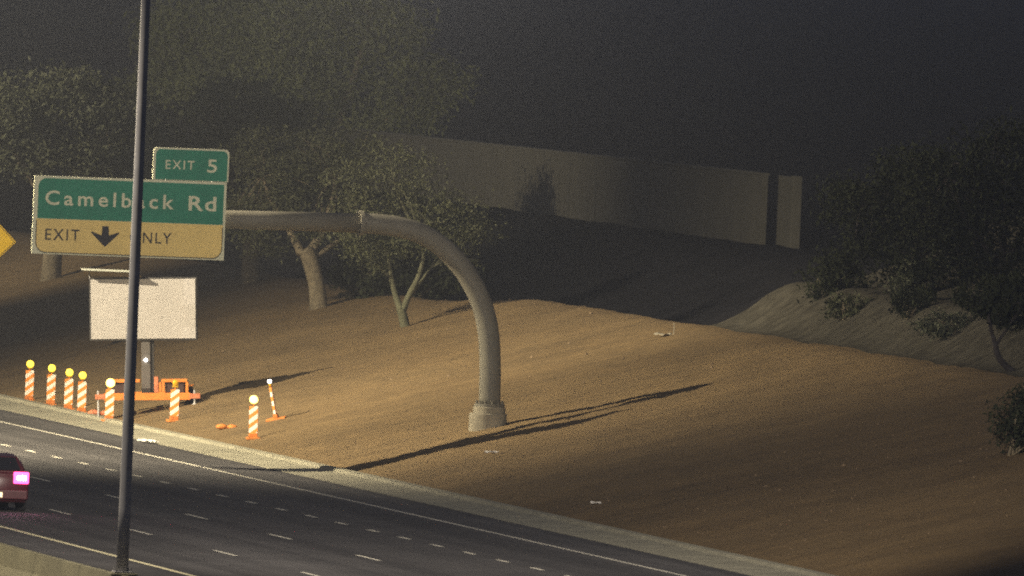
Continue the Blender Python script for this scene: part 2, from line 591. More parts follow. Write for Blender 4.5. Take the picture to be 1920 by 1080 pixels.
# ------------------------------------------------------------------ street lamps on the median (only the nearest mast stands in the picture; the last three are added for light)
def lamp_post(idx, foot, hgt, pw_r, pw_l, aim, ang, label):
    x, y = foot
    t = thing('street_lamp', label, 'street lamp', (x, y, 0), 0, 'street lamps along the freeway')
    bm = bmesh.new(); box(bm, (-0.32, -0.32, -0.03), (0.32, 0.32, 0.86), 0.03)
    obj('pedestal', bm, M['barrier'], t)
    bm = bmesh.new(); box(bm, (-0.22, -0.22, 0.86), (0.22, 0.22, 0.90), 0.008)
    obj('base_plate', bm, M['galv'], t)
    for sx in (-1, 1):
        for sy in (-1, 1):
            bm = bmesh.new(); tube(bm, [(sx*0.17, sy*0.17, 0.90), (sx*0.17, sy*0.17, 0.98)], [0.022, 0.022], 6)
            obj('anchor_bolt', bm, M['galv'], t)
    n = 12
    bm = bmesh.new()
    tube(bm, [(0, 0, 0.90+(hgt-0.9)*k/n) for k in range(n+1)], [0.145-0.045*k/n for k in range(n+1)], 16)
    obj('mast', bm, M['galv'], t, smooth=True)
    ax = 1.4 if idx == 0 else 0.0           # longer arms on this mast
    for s, pw in ((1, pw_r), (-1, pw_l)):
        pts = spline([(0.08*s, 0, hgt-0.5), (1.5*s, 0, hgt+0.05), ((3.6+ax)*s, 0, hgt+0.22), ((5.4+ax)*s, 0, hgt+0.2)], 5)
        bm = bmesh.new(); tube(bm, pts, [0.06-0.02*i/len(pts) for i in range(len(pts))], 10)
        obj('lamp_arm', bm, M['galv'], t, smooth=True)
        bm = bmesh.new()
        box(bm, (5.35+ax if s > 0 else -6.15-ax, -0.18, hgt+0.12), (6.15+ax if s > 0 else -5.35-ax, 0.18, hgt+0.30), 0.05)
        hd = obj('lamp_head', bm, M['galv'], t, smooth=False)
        bm = bmesh.new()
        box(bm, (5.5+ax if s > 0 else -6.05-ax, -0.13, hgt+0.085), (6.05+ax if s > 0 else -5.5-ax, 0.13, hgt+0.115), 0.01)
        obj('lamp_lens', bm, M['lum'], hd)
        ld = bpy.data.lights.new('lamp_light', 'SPOT')
        ld.color = (1.0, 0.88, 0.74) if idx == 1 else LAMP_COL
        ld.energy = pw
        ld.shadow_soft_size = 0.16
        ld.spot_blend = 1.0
        ld.spot_size = math.radians(ang if s > 0 else 150)
        lo = bpy.data.objects.new('lamp_light', ld)
        C.objects.link(lo)
        lo.parent = hd
        p = Vector(((5.78+ax)*s, 0, hgt+0.03))
        lo.location = p
        tgt = Vector(aim) - Vector((x, y, 0)) if s > 0 else Vector((-10.0, 6.0, 0.0))
        lo.rotation_euler = (tgt-p).to_track_quat('-Z', 'Y').to_euler()
    return t
lab = ['tall grey lamp mast on the median level with the big green sign', 'tall tapered grey lamp mast crossing the picture in front of the green sign', 'added unseen lamp mast beyond the opposite carriageway, throwing the board and tree shadows', 'added unseen lamp mast on the median farthest down the road, lighting wall and trees', 'added unseen lamp mast across from the barrier, lighting the pole edge and barrier face']
for i, L in enumerate(LAMPS):
    lamp_post(i, *L, lab[i])

# ------------------------------------------------------------------ overhead sign on its curved tube
gan = thing('overhead_sign', 'green and yellow exit sign hanging from a curved steel tube on a round concrete footing', 'road sign', (9.0, 0, 1.3))
def gl(p): return (p[0]-9.0, p[1], p[2]-1.3)
bm = bmesh.new()
tube(bm, [gl((9.05, 0.25, z)) for z in (0.6, 1.2, 1.72, 1.745)], [0.55, 0.55, 0.55, 0.53], 40)
obj('footing', bm, M['footing'], gan)
bm = bmesh.new()
tube(bm, [gl((9.08, 0.25, z)) for z in (1.75, 1.92, 1.95)], [0.47, 0.47, 0.44], 36)
ped = obj('grout_ring', bm, M['footing'], gan)
bm = bmesh.new()
tube(bm, [gl((9.08, 0.25, z)) for z in (1.952, 2.02)], [0.45, 0.45], 36)
fl = obj('flange', bm, M['mast'], gan)
for k in range(12):
    a = 2*math.pi*k/12
    bm = bmesh.new()
    px, py = 9.08+0.385*math.cos(a), 0.25+0.385*math.sin(a)
    tube(bm, [gl((px, py, 2.02)), gl((px, py, 2.12))], [0.032, 0.032], 6)
    obj('anchor_bolt', bm, M['mast'], fl)
cl = [(9.08, 2.0), (9.06, 2.93), (9.01, 3.7), (8.89, 4.42), (8.67, 5.05), (8.34, 5.64), (7.91, 6.17), (7.38, 6.62), (6.8, 6.92), (6.16, 7.08), (5.52, 7.14), (5.06, 7.15)]
pts = spline([gl((x, 0.25, z)) for x, z in cl], 4)
bm = bmesh.new()
tube(bm, pts, [0.315-0.02*i/(len(pts)-1) for i in range(len(pts))], 28)
obj('mast', bm, M['mast'], gan, smooth=True)
bm = bmesh.new()
tube(bm, [gl((5.03, 0.25, 7.15)), gl((2.0, 0.25, 7.12)), gl((-1.5, 0.25, 7.08)), gl((-4.4, 0.25, 7.05))], [0.285, 0.27, 0.25, 0.235], 28)
obj('arm', bm, M['mast'], gan, smooth=True)
bm = bmesh.new()
tube(bm, [gl((5.09, 0.25, 7.15)), gl((4.99, 0.25, 7.15))], [0.37, 0.37], 28)
cj = obj('joint_flange', bm, M['mast'], gan)
for k in range(10):
    a = 2*math.pi*k/10
    bm = bmesh.new()
    tube(bm, [gl((5.15, 0.25+0.33*math.cos(a), 7.15+0.33*math.sin(a))), gl((4.93, 0.25+0.33*math.cos(a), 7.15+0.33*math.sin(a)))], [0.022, 0.022], 6)
    obj('bolt', bm, M['mast'], cj)
x0, x1, zb, zt = -4.73, 0.945, 5.92, 8.19
zy = 6.945
bm = slab([gl2 for gl2 in [(x0-9, zb-1.3), (x1-9, zb-1.3), (x1-9, zt-1.3), (x0-9, zt-1.3)]], -0.20, -0.15)
pan = obj('sign_panel', bm, M['sign_white'], gan)
def off(poly): return [(x-9.0, z-1.3) for x, z in poly]
obj('green_field', slab(off(round_rect(x0+0.13, zy+0.004, x1-0.075, zt-0.07, 0.24, (0, 0, 0, 1))), -0.206, -0.201), M['sign_green'], pan)
obj('yellow_field', slab(off(round_rect(x0+0.10, zb+0.035, x1-0.06, zy-0.004, 0.30, (1, 1, 0, 0))), -0.206, -0.201), M['sign_yellow'], pan)
obj('black_border', outline_band(off(round_rect(x0+0.10, zb+0.035, x1-0.06, zy-0.06, 0.30, (1, 1, 0, 0))), off(round_rect(x0+0.125, zb+0.06, x1-0.085, zy-0.06, 0.28, (1, 1, 0, 0))), -0.212, -0.207), M['sign_black'], pan)
text_mesh('letters', 'Camelback', -4.385-9, -0.595-9, 7.345-1.3, 0.425, -0.209, M['sign_white'], pan, 0.014, 1.34)
text_mesh('letters', 'Rd', -0.16-9, 0.655-9, 7.335-1.3, 0.425, -0.209, M['sign_white'], pan, 0.018, 1.15)
text_mesh('letters', 'EXIT', -4.345-9, -3.335-9, 6.33-1.3, 0.325, -0.2095, M['sign_black'], pan, 0.006, 1.25)
text_mesh('letters', 'ONLY', -1.86-9, -0.625-9, 6.335-1.3, 0.325, -0.2095, M['sign_black'], pan, 0.006, 1.2)
cx, cz = -2.58, 0
arrow = [(cx-0.09, 6.79), (cx+0.09, 6.79), (cx+0.11, 6.52), (cx+0.41, 6.63), (cx+0.41, 6.58), (cx+0.02, 6.20), (cx-0.02, 6.20), (cx-0.41, 6.58), (cx-0.41, 6.63), (cx-0.11, 6.52)]
obj('arrow', slab(off(arrow), -0.2135, -0.208), M['sign_black'], pan)
# exit number tab
tx0, tx1, tz0, tz1 = -1.255, 0.985, 8.20, 9.14
tab = obj('exit_tab', slab(off(round_rect(tx0, tz0, tx1, tz1, 0.12, (0, 0, 1, 1))), -0.20, -0.15), M['sign_white'], gan)
obj('green_field', slab(off(round_rect(tx0+0.075, tz0+0.012, tx1-0.045, tz1-0.05, 0.15, (0, 0, 1, 1))), -0.206, -0.201), M['sign_green'], tab)
text_mesh('letters', 'EXIT', -0.885-9, -0.03-9, 8.52-1.3, 0.255, -0.209, M['sign_white'], tab, 0.006, 1.25)
text_mesh('letters', '5', 0.345-9, 0.635-9, 8.455-1.3, 0.385, -0.209, M['sign_white'], tab, 0.012)
# brackets from arm to panel
for bx in (-4.0, -2.6, -1.2, 0.2):
    bm = bxm(gl((bx-0.05, -0.149, zb+0.05)), gl((bx+0.05, -0.045, zt-0.05)))
    obj('bracket', bm, M['galv'], gan)
for bx in (-0.8, 0.55):
    bm = bxm(gl((bx-0.04, -0.148, zt-0.04)), gl((bx+0.04, -0.06, tz1-0.1)))
    obj('bracket', bm, M['galv'], gan)

# ------------------------------------------------------------------ yellow diamond sign at the left edge
wx, wy = 5.02, 62.0
wz = h1(wx, wy)
ws = thing('warning_sign', 'yellow diamond warning sign on a slim post left of the big green sign', 'road sign', (wx, wy, wz))
cz = 4.83 - wz
bm = bxm((-0.03, -0.02, -0.4), (0.03, 0.03, cz+0.3))
obj('post', bm, M['galv'], ws)
r = 0.60
dia = [(0, cz-r), (r, cz), (0, cz+r), (-r, cz)]
pn = obj('sign_panel', slab(dia, -0.05, -0.025), M['diamond'], ws)
r2_ = 0.56; r3 = 0.535
o_ = outline_band([(0, cz-r2_), (r2_, cz), (0, cz+r2_), (-r2_, cz)], [(0, cz-r3), (r3, cz), (0, cz+r3), (-r3, cz)], -0.055, -0.051)
obj('black_border', o_, M['sign_black'], pn)
obj('mark', slab([(-0.22, cz+0.02), (0.06, cz+0.02), (0.06, cz+0.10), (-0.22, cz+0.10)], -0.055, -0.051), M['sign_black'], pn)
obj('mark', slab([(-0.2, cz-0.14), (0.04, cz-0.14), (0.04, cz-0.06), (-0.2, cz-0.06)], -0.055, -0.051), M['sign_black'], pn)

# ------------------------------------------------------------------ message board trailer
bx, by = 4.96, 34.4
bz = h1(bx, by)
tr = thing('message_board', 'white faced message board on an orange trailer at the foot of the slope', 'message board', (bx, by, bz))
tr.location.x += 0.17
tr.rotation_euler = (0, math.radians(-3.0), math.radians(-15))
def BL(p): return (p[0]-bx, p[1]-by, p[2]-bz)
# local frame: heights measured from the foot
T = 0.0
fz = 0.93-bz                      # trailer frame height above the foot
zbot, ztop = 2.62-bz, 4.46-bz
xl, xr = 3.28-bx, 6.52-bx
case = obj('display_case', bxm((xl-0.05, -0.02, zbot-0.06), (xr+0.05, 0.22, ztop+0.05), 0.02), M['board_frame'], tr)
obj('display_face', bxm((xl, -0.045, zbot), (xr, -0.022, ztop), 0.005), M['board'], case)
for kx in (1, 2):
    xx = xl + (xr-xl)*kx/3
# seams between the display modules: thin proud trims
for kz in (1, 2):
    zz = zbot + (ztop-zbot)*kz/3
    obj('module_trim', bxm((xl+0.02, -0.049, zz-0.006), (xr-0.02, -0.0455, zz+0.006)), M['board'], case)
obj('mast', bxm((-0.14, 0.04, fz), (0.14, 0.32, zbot-0.06), 0.02), M['mast_dark'], tr)
obj('mast_channel', bxm((0.142, 0.10, fz), (0.24, 0.26, zbot-0.06)), M['board_frame'], tr)
sl = bmesh.new()
box(sl, (-0.88, -0.6, -0.02), (0.88, 0.6, 0.02), 0.006, Matrix.Translation((3.93-bx, 0.12, 4.65-bz)) @ Matrix.Rotation(math.radians(-9), 4, 'X') @ Matrix.Rotation(math.radians(3), 4, 'Y'))
sp_ = obj('solar_panel', sl, M['solar'], tr)
sl = bmesh.new()
box(sl, (-0.90, -0.63, -0.035), (0.90, -0.602, 0.03), 0.004, Matrix.Translation((3.93-bx, 0.12, 4.65-bz)) @ Matrix.Rotation(math.radians(-9), 4, 'X') @ Matrix.Rotation(math.radians(3), 4, 'Y'))
obj('panel_rim', sl, M['solar_rim'], sp_)
for sx in (-0.7, 0.6):
    bm = bmesh.new(); tube(bm, [(3.93-bx+sx, 0.14, ztop+0.04), (3.93-bx+sx, 0.14, 4.64-bz)], [0.02, 0.02], 8)
    obj('panel_bracket', bm, M['galv'], sp_)
# chassis
fx0, fx1 = 3.68-bx, 6.36-bx
obj('chassis_beam', bxm((fx0, -0.35, fz-0.2), (fx1, -0.22, fz+0.02), 0.01), M['orange'], tr)
obj('chassis_beam', bxm((fx0, 1.15, fz-0.16), (fx1, 1.28, fz+0.02), 0.01), M['orange'], tr)
for xx in (fx0+0.1, -0.2, 0.45, fx1-0.2):
    obj('cross_member', bxm((xx, -0.219, fz-0.14), (xx+0.1, 1.149, fz), 0.01), M['orange'], tr)
obj('upper_rail', bxm((fx0+0.1, -0.34, fz+0.35), (-0.16, -0.25, fz+0.45), 0.008), M['orange'], tr)
obj('upper_rail', bxm((0.5, -0.34, fz+0.35), (fx1-0.1, -0.25, fz+0.45), 0.008), M['orange'], tr)
for xx in (fx0+0.12, -0.45, 0.42, 0.52, fx1-0.15):
    obj('upright', bxm((xx, -0.335, fz+0.02), (xx+0.08, -0.265, fz+0.35)), M['orange'], tr)
for x_a, x_b in ((fx0+0.25, -0.5), (0.62, 1.2)):
    bt = obj('battery_box', bxm((x_a, -0.27, fz+0.021), (x_b, 0.35, fz+0.34), 0.02), M['dark_box'], tr)
    obj('lid', bxm((x_a-0.02, -0.29, fz+0.34), (x_b+0.02, 0.37, fz+0.37), 0.008), M['dark_box'], bt)
obj('control_box', bxm((0.28, -0.36, fz+0.03), (0.41, -0.2, fz+0.52), 0.02), M['sandbag'], tr)
for sx in (fx0-0.22, fx1+0.02):
    obj('outrigger', bxm((sx-0.05, -0.36, fz-0.16), (sx+0.28, -0.24, fz-0.01), 0.008), M['sandbag'], tr)
for sx, lg in ((fx0-0.18, 1), (fx1+0.12, 1)):
    gz = h1(bx+sx, by-0.3)-bz - 0.053*sx
    bm = bmesh.new(); tube(bm, [(sx, -0.29, gz-0.02), (sx, -0.29, gz+0.05), (sx, -0.29, fz+0.1)], [0.10, 0.03, 0.03], 10)
    obj('jack', bm, M['galv'], tr)
for sx in (fx0-0.02, fx1-0.2):
    bm = bmesh.new()
    gz = h1(bx+sx, by+0.6)-bz - 0.053*sx
    tube(bm, [(sx, 0.62, gz+0.30), (sx+0.2, 0.62, gz+0.30)], [0.30, 0.30], 20)
    wh = obj('wheel', bm, M['rubber'], tr)
    bm = bmesh.new()
    tube(bm, [(sx-0.004, 0.62, gz+0.30), (sx+0.204, 0.62, gz+0.30)], [0.16, 0.16], 14)
    obj('rim', bm, M['galv'], wh)
    bm = bmesh.new()
    box(bm, (sx-0.02, 0.26, gz+0.62), (sx+0.22, 0.98, gz+0.66), 0.01)
    obj('mudguard', bm, M['orange'], tr)
bm = bmesh.new()
bmesh.ops.create_uvsphere(bm, u_segments=10, v_segments=6, radius=0.05, matrix=Matrix.Translation((0.0, -0.01, 1.96-bz)))
ml = obj('indicator_lamp', bm, M['white_led'], tr, smooth=True)

# ------------------------------------------------------------------ striped channelising panels with flashers
GRP = 'striped channelizers with warning lights on the shoulder'
def channelizer(x, y, label, rotz=0.0, lean=0.0, lens='amber_on', base=True, lens_r=0.115):
    z = h1(x, y) if x > 4.2 else max(h1(x, y), 0.08)
    t = thing('channelizer', label, 'channelizer', (x, y, z), rotz, GRP)
    t.rotation_euler = (Matrix.Rotation(lean, 3, 'Y') @ Matrix.Rotation(rotz, 3, 'Z')).to_euler()
    if base:
        b = obj('base', bxm((-0.20, -0.30, -0.03), (0.20, 0.30, 0.045), 0.02), M['orange_base'], t)
        obj('socket', bxm((-0.13, -0.07, 0.045), (0.13, 0.07, 0.16), 0.02), M['orange_base'], b)
    pnl = slab(round_rect(-0.127, 0.161, 0.127, 0.97, 0.03), -0.032, 0.032)
    p = obj('panel', pnl, M['stripes'], t)
    bm = bmesh.new(); tube(bm, [(0, 0.0, 0.971), (0, 0.0, 1.03)], [0.025, 0.025], 8)
    obj('handle', bm, M['orange'], t)
    bm = bxm((-0.085, -0.03, 1.025), (0.085, 0.03, 1.10), 0.012)
    w = obj('warning_light', bm, M['housing'], t)
    bm = bmesh.new(); tube(bm, [(0, -0.055, 1.165), (0, -0.045, 1.165), (0, -0.025, 1.165), (0, 0.025, 1.165), (0, 0.045, 1.165), (0, 0.055, 1.165)], [lens_r*0.45, lens_r*0.8, lens_r, lens_r, lens_r*0.8, lens_r*0.45], 20)
    obj('lens', bm, M[lens], w, smooth=False)
    return t
channelizer(4.18, 50.1, 'lit striped channelizer at the far left end of the row on the shoulder')
channelizer(4.21, 46.3, 'lit striped channelizer second from the left end of the shoulder row')
channelizer(4.14, 42.7, 'lit striped channelizer third from the left, close beside the fourth one')
channelizer(4.12, 40.2, 'lit striped channelizer fourth from the left, just left of the orange sandbag')
channelizer(3.75, 33.2, 'striped channelizer with dazzling light, at the left end of the orange trailer', lens='amber_star', lens_r=0.135)
channelizer(4.98, 28.8, 'striped channelizer with unlit lamp at the right end of the orange trailer', lens='amber_off', lens_r=0.09)
channelizer(4.93, 15.3, 'striped channelizer with dazzling light, standing alone right of the trailer', rotz=-0.12, lens='amber_star', lens_r=0.125, lean=-0.02)
channelizer(6.65, 20.8, 'thin edge-on channelizer leaning left with a small white lamp on the slope', rotz=1.25, lean=-0.22, lens='white_led', lens_r=0.05)

def sandbag(x, y, label, sc=1.0, mat_='sandbag', rotz=0.0, grp=None):
    z = h1(x, y) if x > 4.2 else 0.1
    bm = bmesh.new()
    for dx, r in ((-0.16, 0.14), (0.16, 0.13)):
        bmesh.ops.create_uvsphere(bm, u_segments=12, v_segments=8, radius=r, matrix=Matrix.Translation((dx, 0, 0.05)) @ Matrix.Diagonal((1.3, 1.1, 0.62, 1)))
    box(bm, (-0.12, -0.09, 0.0), (0.12, 0.09, 0.085), 0.02)
    o = obj('sandbag', bm, M[mat_], smooth=True)
    o.location = (x, y, z)
    o.scale = (sc, sc, sc)
    o.rotation_euler = (0, 0, rotz)
    return tag(o, label, 'sandbag', grp)
sandbag(5.28, 21.5, 'small pale orange sandbag lying alone left of the solitary channelizer', 1.0, 'orange_base')
sandbag(4.27, 37.6, 'dull red orange sandbag beside the foot of the channelizer at the trailer', 1.2, 'sandbag')

# ------------------------------------------------------------------ litter and stake
def scrap(name, x, y, w, l, hgt, label, m_, rotz=0.3, cat='litter'):
    z = h1(x, y) if x > 4.2 else 0.0
    bm = bmesh.new()
    bmesh.ops.create_grid(bm, x_segments=5, y_segments=4, size=0.5)
    rr = random.Random(int(x*100+y))
    for v in bm.verts:
        v.co = Vector((v.co.x*w, v.co.y*l, hgt*rr.uniform(0.2, 1.0)))
    g = bmesh.ops.extrude_face_region(bm, geom=list(bm.faces))
    for v in [e for e in g['geom'] if isinstance(e, bmesh.types.BMVert)]:
        v.co.z += 0.02
    o = obj(name, bm, M[m_])
    o.location = (x, y, z)
    o.rotation_euler = (0, 0, rotz)
    return tag(o, label, cat)
scrap('litter', 1.92, 16.2, 0.28, 1.3, 0.10, 'white scrap lying on the road shoulder near the kerb', 'litter', 0.15)
scrap('litter', 18.33, 20.0, 0.42, 0.5, 0.09, 'pale scrap beside the thin white stake near the top of the slope', 'litter_dull', 0.4)
scrap('litter', 7.29, -9.3, 0.16, 0.4, 0.07, 'small pale scrap just below the long curved shadow near the footing', 'litter', 1.0)
scrap('litter', 5.43, -33.4, 0.12, 0.3, 0.06, 'tiny pale scrap low on the slope toward the lower right', 'litter', 0.6)
z = h1(18.6, 19.9)
st = bmesh.new(); box(st, (-0.012, -0.012, -0.2), (0.012, 0.012, 0.34))
st = obj('marker_stake', st, M['litter_dull'])
st.location = (18.6, 19.9, z)
tag(st, 'thin pale stake standing near the brow of the slope', 'stake')

# ------------------------------------------------------------------ dark car at the left edge
car = thing('car', 'dark car with glowing red tail lights cut off by the left edge', 'car', (-12.95, -43.3, 0))
def loft(sections):
    bm = bmesh.new()
    rings = [[bm.verts.new(p) for p in s] for s in sections]
    n = len(rings[0])
    for a, b in zip(rings, rings[1:]):
        for k in range(n):
            bm.faces.new((a[k], a[(k+1) % n], b[(k+1) % n], b[k]))
    bm.faces.new(rings[0][::-1]); bm.faces.new(rings[-1])
    return bm
def ring(y, hw, z0, z1, tuck=0.06):
    return [(-hw+0.05, y, z0), (hw-0.05, y, z0), (hw, y, z0+0.12), (hw, y, (z0+z1)/2+0.08), (hw-tuck, y, z1), (-hw+tuck, y, z1), (-hw, y, (z0+z1)/2+0.08), (-hw, y, z0+0.12)]
body = loft([ring(0.0, 0.80, 0.34, 0.98), ring(0.06, 0.88, 0.26, 1.06), ring(0.6, 0.92, 0.22, 1.06), ring(1.6, 0.92, 0.2, 1.02), ring(3.0, 0.92, 0.2, 1.0), ring(3.9, 0.90, 0.22, 0.92), ring(4.5, 0.84, 0.28, 0.80), ring(4.62, 0.74, 0.36, 0.68)])
bmesh.ops.bevel(body, geom=[e for e in body.edges], offset=0.03, segments=2, affect='EDGES')
cb = obj('body', body, M['car'], car, smooth=True)
cabin = loft([ring(0.12, 0.78, 1.0, 1.08, 0.02), ring(0.55, 0.76, 1.0, 1.46, 0.14), ring(1.1, 0.76, 1.0, 1.52, 0.16), ring(2.1, 0.76, 1.0, 1.50, 0.16), ring(3.1, 0.76, 0.96, 1.06, 0.03)])
obj('cabin', cabin, M['car'], car, smooth=False)
rw = bmesh.new()
vs = [rw.verts.new(p) for p in [(-0.66, 0.125, 1.10), (0.66, 0.125, 1.10), (0.56, 0.49, 1.43), (-0.56, 0.49, 1.43)]]
vs2 = [rw.verts.new(v.co + Vector((0, -0.02, 0.012))) for v in vs]
rw.faces.new(vs); rw.faces.new(vs2[::-1])
for k in range(4): rw.faces.new((vs[k], vs2[k], vs2[(k+1) % 4], vs[(k+1) % 4]))
obj('rear_window', rw, M['glass'], car)
for s in (-1, 1):
    sw = bmesh.new()
    vs = [sw.verts.new(p) for p in [(s*0.765, 0.75, 1.10), (s*0.765, 2.75, 1.08), (s*0.69, 2.2, 1.42), (s*0.69, 0.95, 1.42)]]
    vs2 = [sw.verts.new(v.co + Vector((s*0.012, 0, 0))) for v in vs]
    sw.faces.new(vs); sw.faces.new(vs2[::-1])
    for k in range(4): sw.faces.new((vs[k], vs2[k], vs2[(k+1) % 4], vs[(k+1) % 4]))
    obj('side_window', sw, M['glass'], car)
    tl = obj('tail_light', bxm((s*0.46 if s > 0 else -0.87, -0.035, 0.76), (0.87 if s > 0 else -0.46, 0.05, 1.07), 0.03), M['tail'], car)
    obj('bulb', bxm((s*0.56 if s > 0 else -0.78, -0.05, 0.86), (0.78 if s > 0 else -0.56, -0.037, 0.96), 0.004), M['tail_hot'], tl)
    for yw in (0.85, 3.6):
        bm = bmesh.new(); tube(bm, [(s*0.72, yw, 0.33), (s*0.935, yw, 0.33)], [0.33, 0.33], 24)
        wh = obj('wheel', bm, M['rubber'], car)
        bm = bmesh.new(); tube(bm, [(s*0.93, yw, 0.33), (s*0.945, yw, 0.33)], [0.21, 0.19], 16)
        obj('rim', bm, M['galv'], wh)
    obj('headlight', bxm((s*0.48 if s > 0 else -0.74, 4.55, 0.62), (0.74 if s > 0 else -0.48, 4.66, 0.74), 0.02), M['glass'], car)
    obj('mirror', bxm((s*0.93 if s > 0 else -1.08, 2.55, 1.02), (1.08 if s > 0 else -0.93, 2.68, 1.14), 0.02), M['car'], car)
bp_ = obj('bumper', bxm((-0.84, -0.10, 0.34), (0.84, 0.02, 0.58), 0.03), M['car'], car)
obj('number_plate', bxm((-0.155, -0.112, 0.385), (0.155, -0.102, 0.52)), M['plate'], bp_)

# ------------------------------------------------------------------ sound wall behind the slope
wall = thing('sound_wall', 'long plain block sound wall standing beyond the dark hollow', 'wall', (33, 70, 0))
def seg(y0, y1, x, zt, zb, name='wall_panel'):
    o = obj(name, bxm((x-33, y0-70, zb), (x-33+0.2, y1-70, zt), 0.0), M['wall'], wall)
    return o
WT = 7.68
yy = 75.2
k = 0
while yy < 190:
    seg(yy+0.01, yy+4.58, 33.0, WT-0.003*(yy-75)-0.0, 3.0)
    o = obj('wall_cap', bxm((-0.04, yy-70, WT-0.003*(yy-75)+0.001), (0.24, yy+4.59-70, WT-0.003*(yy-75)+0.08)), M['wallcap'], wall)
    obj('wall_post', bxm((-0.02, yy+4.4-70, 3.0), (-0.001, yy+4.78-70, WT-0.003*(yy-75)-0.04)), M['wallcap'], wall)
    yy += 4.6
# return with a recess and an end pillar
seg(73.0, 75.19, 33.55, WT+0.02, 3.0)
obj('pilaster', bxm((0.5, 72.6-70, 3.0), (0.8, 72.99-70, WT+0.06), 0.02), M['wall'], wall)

# ------------------------------------------------------------------ trees and shrubs
def crown_mesh(name, clumps, n, leaf, seed, material, parent, droop=0.0):
    """many small leaf sprays spread unevenly through ellipsoid clumps (cx,cy,cz,rx,ry,rz)"""
    r = np.random.default_rng(seed)
    vol = np.array([c[3]*c[4]*c[5] for c in clumps])**0.75
    cnt = np.maximum(1, (n*vol/vol.sum()).astype(int))
    V = []
    for c, m_ in zip(clumps, cnt):
        # sub-clumps so that the crown breaks into sprays with gaps
        ns = max(4, m_//70)
        d = r.normal(size=(ns, 3)); d /= np.linalg.norm(d, axis=1)[:, None]
        rad = r.uniform(0.25, 1.0, ns)[:, None]**0.6
        sc = d*rad*np.array(c[3:6]) + np.array(c[:3])
        idx = r.integers(0, ns, m_)
        q = sc[idx] + r.normal(size=(m_, 3))*np.array(c[3:6])*0.23
        q[:, 2] -= droop*np.abs(r.normal(size=m_))
        V.append(q)
    q = np.concatenate(V)
    m_ = len(q)
    a = r.normal(size=(m_, 3)); a /= np.linalg.norm(a, axis=1)[:, None]
    a[:, 2] -= 0.3
    b = np.cross(a, r.normal(size=(m_, 3))); b /= np.linalg.norm(b, axis=1)[:, None]
    s = leaf*r.uniform(0.6, 1.5, m_)[:, None]
    p0 = q - a*s; p1 = q + b*s*0.42; p2 = q + a*s; p3 = q - b*s*0.42
    verts = np.stack([p0, p1, p2, p3], 1).reshape(-1, 3)
    me = bpy.data.meshes.new(name)
    me.vertices.add(len(verts)); me.vertices.foreach_set('co', verts.ravel())
    me.loops.add(4*m_); me.loops.foreach_set('vertex_index', np.arange(4*m_, dtype=np.int32))
    me.polygons.add(m_); me.polygons.foreach_set('loop_start', np.arange(0, 4*m_, 4, dtype=np.int32))
    me.polygons.foreach_set('loop_total', np.full(m_, 4, dtype=np.int32))
    me.update(calc_edges=True)
    return link(name, me, material, parent)

def tree(name, label, x, y, trunk, limbs, clumps, n, leaf, seed, leafm='leaf_a', barkm='bark', group=None, cat='tree', droop=0.0, z=None):
    z = h1(x, y) if z is None else z
    t = thing(name, label, cat, (x, y, z), 0, group)
    bm = bmesh.new()
    pts = spline([p[:3] for p in trunk], 4)
    rad = np.interp(np.linspace(0, 1, len(pts)), np.linspace(0, 1, len(trunk)), [p[3] for p in trunk])
    tube(bm, pts, list(rad), 10)
    obj('trunk', bm, M[barkm], t, smooth=True)
    for lb in limbs:
        bm = bmesh.new()
        pts = spline([p[:3] for p in lb], 4)
        rad = np.interp(np.linspace(0, 1, len(pts)), np.linspace(0, 1, len(lb)), [p[3] for p in lb])
        tube(bm, pts, list(rad), 7)
        obj('limb', bm, M[barkm], t, smooth=True)
    # twigs reaching into each clump
    rr = random.Random(seed)
    bm = bmesh.new()
    tips = [lb[-1] for lb in limbs] or [trunk[-1]]
    for c in clumps:
        tp = min(tips, key=lambda q: (q[0]-c[0])**2+(q[1]-c[1])**2+(q[2]-c[2])**2)
        for k in range(3):
            e = Vector((c[0]+c[3]*rr.uniform(-.6, .6), c[1]+c[4]*rr.uniform(-.6, .6), c[2]+c[5]*rr.uniform(-.3, .7)))
            s0 = Vector(tp[:3])
            mid = (s0+e)/2 + Vector((rr.uniform(-.2, .2), rr.uniform(-.2, .2), rr.uniform(0, .3)))
            tube(bm, spline([s0, mid, e], 3), [0.03-0.003*i for i in range(7)], 5, cap=False)
    tag(obj('twigs', bm, M[barkm], t), kind='stuff')
    crown_mesh('crown', clumps, n, leaf, seed, M[leafm], t, droop)
    return t

